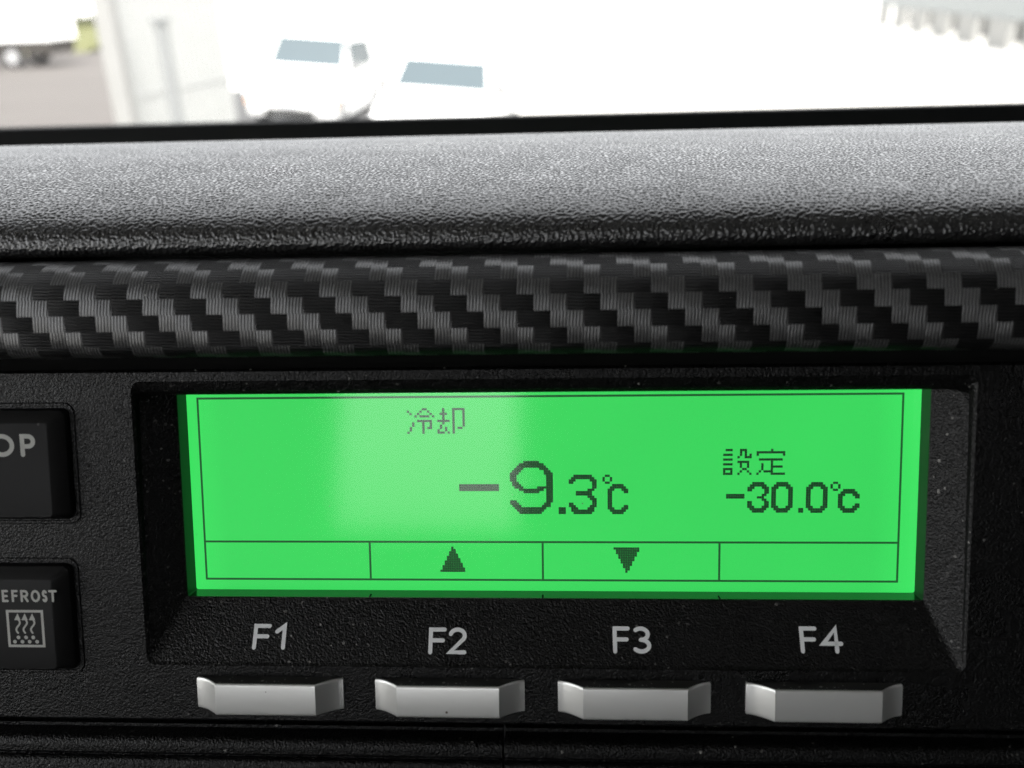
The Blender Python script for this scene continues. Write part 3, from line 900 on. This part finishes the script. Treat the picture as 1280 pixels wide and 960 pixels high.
# ------------------------------------------------------------------ outside: ground, road, verge
def ground_mat(name, col, scale, vary=0.18):
    mt, nt, b = new_mat(name)
    tc = N(nt, "ShaderNodeTexCoord")
    n1 = N(nt, "ShaderNodeTexNoise"); n1.inputs["Scale"].default_value = scale; n1.inputs["Detail"].default_value = 6
    n2 = N(nt, "ShaderNodeTexNoise"); n2.inputs["Scale"].default_value = 0.25; n2.inputs["Detail"].default_value = 4
    nt.links.new(tc.outputs["Object"], n1.inputs["Vector"]); nt.links.new(tc.outputs["Object"], n2.inputs["Vector"])
    a = math_n(nt, 'MULTIPLY_ADD', n1.outputs["Fac"], vary, math_n(nt, 'MULTIPLY_ADD', n2.outputs["Fac"], vary * 1.5, 1 - vary * 1.25))
    mx = N(nt, "ShaderNodeVectorMath", operation='SCALE'); mx.inputs[0].default_value = col
    nt.links.new(a, mx.inputs["Scale"]); nt.links.new(mx.outputs[0], b.inputs["Base Color"])
    b.inputs["Roughness"].default_value = 0.9
    return mt
def sheet(name, pts, z, mat, kind="structure"):
    bm = bmesh.new(); bm.faces.new([bm.verts.new((x, y, z)) for x, y in pts])
    o = mesh_obj(name, bm, mat); tag(o, kind=kind); return o
sheet("ground", [(-400, -400), (400, -400), (400, 800), (-400, 800)], 0.0, ground_mat("pale_concrete_yard", (0.52, 0.51, 0.48), 3.0))
g1, g2 = ground(146, 150), ground(132, 69)
rd = (g2 - g1).normalized()
e1 = g1 - rd * 12; e2 = g2 + rd * 60
sheet("road", [(e1.x, e1.y), (e2.x, e2.y), (e2.x - 60, e2.y), (e1.x - 40, e1.y)], 0.006, ground_mat("worn_asphalt_road", (0.075, 0.067, 0.062), 4.0))
pk = [ground(270, 185), ground(650, 185), ground(638, 112), ground(290, 112)]
sheet("shaded_bay", [(q.x, q.y) for q in pk], 0.006, ground_mat("shaded_bay_grey", (0.055, 0.055, 0.055), 4.0))  # dark sheet under the cars, their shade put into its colour

# grass verge behind the road
gv = ground(100, 66)
bm = bmesh.new()
nxv, nyv = 38, 12
gridv = []
for i in range(nxv + 1):
    rowv = []
    for j in range(nyv + 1):
        x = gv.x - 26 + i * 0.7; y = gv.y + j * 0.8
        z = 0.9 * min(1, j / 7) + 0.10 * math.sin(i * 1.7 + j) + random.uniform(-.05, .05) + (0.01 if j else -0.02)
        rowv.append(bm.verts.new((x, y, z)))
    gridv.append(rowv)
for i in range(nxv):
    for j in range(nyv): bm.faces.new((gridv[i][j], gridv[i + 1][j], gridv[i + 1][j + 1], gridv[i][j + 1]))
vb = mesh_obj("verge_bank", bm, ground_mat("grassy_soil", (0.115, 0.118, 0.055), 5.0)); tag(vb, kind="structure")
bm = bmesh.new()
for _ in range(9000):
    i = random.uniform(0, nxv - .01); j = random.uniform(0, nyv - .01)
    p = gridv_p = None
    x = gv.x - 26 + i * .7; y = gv.y + j * .8; z = .9 * min(1, j / 7)
    h = random.uniform(.12, .3); a = random.uniform(0, 6.28); w = .03
    t = Vector((random.uniform(-.1, .1), random.uniform(-.1, .1), h))
    b0 = Vector((x, y, z))
    s = Vector((math.cos(a) * w, math.sin(a) * w, 0))
    bm.faces.new([bm.verts.new(b0 - s), bm.verts.new(b0 + s), bm.verts.new(b0 + t)])
go = mesh_obj("grass", bm, ground_mat("yellow_green_grass", (0.125, 0.13, 0.055), 5.0)); tag(go, kind="stuff")

# a low dark hedge along the top of the verge
hb = empty("hedge", (gv.x - 9, gv.y + 10, 0), "low olive green hedge along the top of the grass verge", "hedge")
bm = bmesh.new()
for _ in range(5200):
    c = Vector((random.uniform(-12, 9.0), random.gauss(0, .45), .7 + abs(random.gauss(.35, .33))))
    if c.z > 1.7: continue
    r_ = random.uniform(.08, .18)
    n_ = Vector((random.uniform(-1, 1), random.uniform(-1, 1), random.uniform(-.2, 1))).normalized()
    t1 = n_.orthogonal().normalized(); t2 = n_.cross(t1)
    bm.faces.new([bm.verts.new(c + t1 * r_), bm.verts.new(c + t2 * r_ * .6), bm.verts.new(c - t1 * r_), bm.verts.new(c - t2 * r_ * .6)])
mesh_obj("foliage", bm, ground_mat("hedge_leaves", (0.06, 0.065, 0.035), 3.0), hb)
M_BARK = simple("hedge_bark", (0.10, 0.08, 0.06), .9)
for i in range(10):
    bm = bmesh.new(); add_tube(bm, (-9 + i * 1.9, 0, 0), (-9 + i * 1.9 + random.uniform(-.2, .2), random.uniform(-.2, .2), 1.2), .05, .02, 6)
    mesh_obj("stem", bm, M_BARK, hb)

# ------------------------------------------------------------------ parked cars
M_WHITE = simple("white_car_paint", (0.80, 0.80, 0.79), 0.3, noise=0.02)
M_GLASS = simple("car_glass", (0.052, 0.069, 0.077), 0.2, noise=0.05)
M_TYRE = simple("tyre_rubber", (0.03, 0.03, 0.03), 0.85)
M_RIM = simple("steel_rim", (0.5, 0.5, 0.5), 0.4, metal=.6)
M_BLACKP = simple("black_plastic", (0.03, 0.03, 0.03), 0.6)
M_GREYP = simple("grey_plastic", (0.16, 0.16, 0.16), 0.6)
M_LAMP = simple("headlamp_lens", (0.7, 0.72, 0.74), 0.15)
M_ORANGE = simple("orange_lens", (0.75, 0.28, 0.04), 0.3)
def make_car(name, loc, heading, label, W=1.62, Lc=3.9, H=1.52, group=None):
    """front faces local -Y"""
    root = empty(name, loc, label, "car", group)
    root.rotation_euler = (0, R(5), heading)        # the yard falls away a little to one side
    prof = [(.06, .24), (0, .42), (.03, .66), (.14, .80), (.42, .89), (.92, .98), (1.12, 1.06), (1.66, H - .04), (2.1, H), (3.1, H - .03), (3.55, H - .18), (3.82, 1.0), (3.88, .62), (3.84, .3), (3.6, .2), (.4, .2)]
    sy = Lc / 3.9
    bm = bmesh.new()
    secs = []
    for s in (-1, -.97, -.9, .9, .97, 1):
        edge = abs(s) > .95
        ring = []
        for y, z in prof:
            tumb = max(0, z - .95) * .30
            rnd = 1 - (.02 if edge else 0)
            hw = (W / 2 - tumb) * (abs(s) if abs(s) != 1 else 1)
            yy = y * sy + (.10 * (abs(s) - .9) / .1 if y < .2 else (-.10 * (abs(s) - .9) / .1 if y > 3.7 else 0)) * (abs(s) > .9)
            zz = z - (.05 * (abs(s) - .9) / .1 if z > 1.3 and abs(s) > .9 else 0)
            ring.append(bm.verts.new((math.copysign(hw, s), yy, zz)))
        secs.append(ring)
    n = len(prof)
    for a, b_ in zip(secs, secs[1:]):
        for i in range(n): bm.faces.new((a[i], a[(i + 1) % n], b_[(i + 1) % n], b_[i]))
    bm.faces.new(secs[0]); bm.faces.new(secs[-1][::-1])
    body = mesh_obj("body", bm, M_WHITE, root); autosmooth(body, 30)
    # windscreen proud of the body
    def plate(nm, quad, mat, th, par=root):
        bmq = bmesh.new(); q = [Vector(p) for p in quad]
        nn = (q[1] - q[0]).cross(q[3] - q[0]).normalized()
        a = [bmq.verts.new(p + nn * th) for p in q]; c = [bmq.verts.new(p - nn * th) for p in q]
        bmq.faces.new(a); bmq.faces.new(c[::-1])
        for i in range(4): bmq.faces.new((a[i], c[i], c[(i + 1) % 4], a[(i + 1) % 4]))
        return mesh_obj(nm, bmq, mat, par)
    w1, w2 = W / 2 - .10, W / 2 - .19
    plate("windscreen", [(-w1, 1.15 * sy, 1.085), (w1, 1.15 * sy, 1.085), (w2, 1.62 * sy, H - .065), (-w2, 1.62 * sy, H - .065)], M_GLASS, .018)
    for s in (-1, 1):
        xb, xt = s * (W / 2 - .02), s * (W / 2 - .135)
        plate("side_window", [(xb, 1.42 * sy, 1.06), (xb, 2.35 * sy, 1.06), (xt, 2.33 * sy, H - .12), (xt, 1.75 * sy, H - .12)], M_GLASS, .018)
        plate("side_window", [(xb, 2.43 * sy, 1.06), (xb, 3.35 * sy, 1.06), (xt, 3.25 * sy, H - .14), (xt, 2.42 * sy, H - .12)], M_GLASS, .018)
        bmh = bmesh.new(); add_box(bmh, (s * (W / 2 - .12) - .17, .02, .58), (s * (W / 2 - .12) + .10, .30, .74))
        hl = mesh_obj("headlight", bmh, M_LAMP, root); bevel_mod(hl, .03, 2)
        bmh = bmesh.new(); add_box(bmh, (s * (W / 2) - .05, .12, .42), (s * (W / 2) + .012, .28, .56))
        mesh_obj("turn_signal", bmh, M_ORANGE, root)
        bmh = bmesh.new(); add_box(bmh, (s * (W / 2 + .10) - .11, 1.30 * sy, 1.02), (s * (W / 2 + .10) + .09, 1.40 * sy, 1.18))
        mr = mesh_obj("door_mirror", bmh, M_GREYP, root); bevel_mod(mr, .03, 2)
        for yy in (.72 * sy, 3.15 * sy):
            bmw = bmesh.new(); add_tube(bmw, (s * (W / 2 - .19), yy, .29), (s * (W / 2 + .004), yy, .29), .29, n=24)
            wh = mesh_obj("wheel", bmw, M_TYRE, root)
            bmw = bmesh.new(); add_tube(bmw, (s * (W / 2 - .1), yy, .29), (s * (W / 2 + .012), yy, .29), .18, n=20)
            mesh_obj("rim", bmw, M_RIM, wh)
    bmg = bmesh.new(); add_box(bmg, (-.5, -.012, .26), (.5, .10, .40)); mesh_obj("lower_grille", bmg, M_BLACKP, root)
    bmg = bmesh.new(); add_box(bmg, (-.17, -.025, .44), (.17, .02, .60)); mesh_obj("number_plate", bmg, M_LAMP, root)
    return root
def face_to(px, py): 
    p = ground(px, py); return (p.x, p.y, 0.012)
make_car("parked_car", at_dist(350, 60, 18.6).xy.to_3d() + Vector((0, 0, .03)), R(-3), "white parked car farther along the bay, nearest the grey gate posts", H=1.68, W=1.74, group="white cars parked beyond the windscreen")
make_car("parked_car", at_dist(520, 60, 12.8).xy.to_3d() + Vector((0, 0, .03)), R(-3), "white parked car standing closer, with a dark mirror at its roof edge", group="white cars parked beyond the windscreen")

# ------------------------------------------------------------------ truck on the road at the far left
tp = ground(70, 84)
trk = empty("parked_truck", (tp.x, tp.y, 0.006), "white box truck with dark underbody standing on the road by the verge", "truck")
bm = bmesh.new(); add_box(bm, (-6.2, 0, 1.0), (-.0, 2.2, 3.2)); bevel_mod(mesh_obj("cargo_box", bm, M_WHITE, trk), .04)
bm = bmesh.new(); add_box(bm, (-6.1, .1, .62), (-.1, .35, .98)); add_box(bm, (-6.1, 1.85, .62), (-.1, 2.1, .98)); add_box(bm, (-4.6, .3, .4), (-2.6, 1.9, .9)); add_box(bm, (-1.1, .2, .45), (-.15, 2.0, .9))
mesh_obj("chassis", bm, simple("dirty_chassis", (0.05, 0.045, 0.04), .8), trk)
bm = bmesh.new()
cabp = [(-6.35, .6), (-8.0, .6), (-8.05, 1.4), (-7.75, 2.5), (-6.35, 2.5)]
ra = [bm.verts.new((x, .05, z)) for x, z in cabp]; rb = [bm.verts.new((x, 2.15, z)) for x, z in cabp]
bm.faces.new(ra); bm.faces.new(rb[::-1])
for i in range(5): bm.faces.new((ra[i], rb[i], rb[(i + 1) % 5], ra[(i + 1) % 5]))
bevel_mod(mesh_obj("cab", bm, M_WHITE, trk), .06, 3)
for x in (-1.75, -7.1):
    for y0, y1 in ((.02, .3), (1.9, 2.18)):
        bm = bmesh.new(); add_tube(bm, (x, y0, .42), (x, y1, .42), .42, n=24); w_ = mesh_obj("wheel", bm, M_TYRE, trk)
        bm = bmesh.new(); add_tube(bm, (x, y0 - .02, .42), (x, y1 + .02, .42), .25, n=20); mesh_obj("rim", bm, M_RIM, w_)

# ------------------------------------------------------------------ pale gate posts left of the cars
M_POST = simple("pale_concrete_post", (0.17, 0.17, 0.165), 0.8, noise=.1, scale=2)
M_POST2 = simple("grey_painted_steel", (0.13, 0.135, 0.135), 0.5, noise=.08, scale=2)
def post(name, px, dist, w, h, label, mat, cap=True):
    p = at_dist(px, 60, dist)
    root = empty(name, (p.x, p.y, 0.012), label, "post", None)
    bm = bmesh.new(); add_box(bm, (-w / 2, -w / 2, 0), (w / 2, w / 2, h)); bevel_mod(mesh_obj("shaft", bm, mat, root), .015, 2)
    if cap:
        bm = bmesh.new(); add_box(bm, (-w / 2 - .03, -w / 2 - .03, h), (w / 2 + .03, w / 2 + .03, h + .06)); bevel_mod(mesh_obj("post_cap", bm, mat, root), .012, 2)
    bm = bmesh.new(); add_box(bm, (-w / 2 - .05, -w / 2 - .05, 0), (w / 2 + .05, w / 2 + .05, .1)); mesh_obj("foot", bm, mat, root)
    return root
post("gate_post", 141, 12.5, .22, 2.6, "thick pale gate post at the edge of the road", M_POST)
post("gate_post", 206, 12.1, .13, 2.2, "slim grey gate post between the thick post and the white car", M_POST2)
# white slatted gate between the posts
pa, pb = at_dist(154, 60, 13.0), at_dist(280, 60, 15.2)
gd = (pb - pa); gl_ = math.hypot(gd.x, gd.y)
gate = empty("yard_gate", (pa.x, pa.y, 0.012), "pale grey slatted yard gate folded open beside the gate posts", "gate")
gate.rotation_euler = (0, 0, math.atan2(gd.y, gd.x))
M_GATE = simple("pale_gate_paint", (0.255, 0.26, 0.255), 0.5, noise=.06)
bm = bmesh.new()
x = .1
while x < gl_ - .1:
    add_box(bm, (x, -.015, .18), (x + .09, .015, 2.55)); x += .125
mesh_obj("slats", bm, M_GATE, gate)
bm = bmesh.new()
for z in (.12, 1.3, 2.55): add_box(bm, (0, -.03, z), (gl_, .03, z + .06))
for xx in (0, gl_ - .06): add_box(bm, (xx, -.028, 0), (xx + .06, .028, 2.7))
mesh_obj("gate_frame", bm, M_GATE, gate)

# ------------------------------------------------------------------ grey fence with open gaps, upper right
fa_, fb_ = ground(1098, 30), ground(1330, 78)
fd_ = fb_ - fa_; fl = math.hypot(fd_.x, fd_.y)
fence = empty("yard_fence", (fa_.x, fa_.y, 0), "long grey panelled fence with dark open gaps near the ground", "fence")
fence.rotation_euler = (0, 0, math.atan2(fd_.y, fd_.x))
bm = bmesh.new(); add_box(bm, (-.4, -.05, .95), (fl + 6, .05, 2.05)); mesh_obj("fence_panel", bm, simple("grey_fence_panel", (0.21, 0.225, 0.225), .6), fence)
bm = bmesh.new(); add_box(bm, (-.4, 1.6, 0), (fl + 6, 1.7, 1.5)); mesh_obj("back_board", bm, simple("dark_fence_board", (0.13, 0.13, 0.125), .8), fence)
x = 0
while x < fl + 6:
    bm = bmesh.new(); add_box(bm, (x, -.12, 0), (x + 2.1, .12, .95)); mesh_obj("fence_pier", bm, simple("pale_pier", (0.25, 0.25, 0.24), .8) if x == 0 else bpy.data.materials["pale_pier"], fence)
    x += 3.6

# slim grey pole beside the nearer car
pp = at_dist(642, 60, 12.0)
pole = empty("marker_pole", (pp.x, pp.y, 0.012), "slim grey pole standing right of the nearer white car", "pole")
bm = bmesh.new(); add_tube(bm, (0, 0, 0), (0, 0, 1.45), .045, .04, 14); mesh_obj("pole_shaft", bm, M_POST2, pole)
bm = bmesh.new(); add_tube(bm, (0, 0, 0), (0, 0, .06), .13, .11, 18); mesh_obj("pole_base", bm, M_POST, pole)
bm = bmesh.new(); add_tube(bm, (0, 0, 1.45), (0, 0, 1.49), .05, .03, 14); mesh_obj("pole_cap", bm, M_BLACKP, pole)
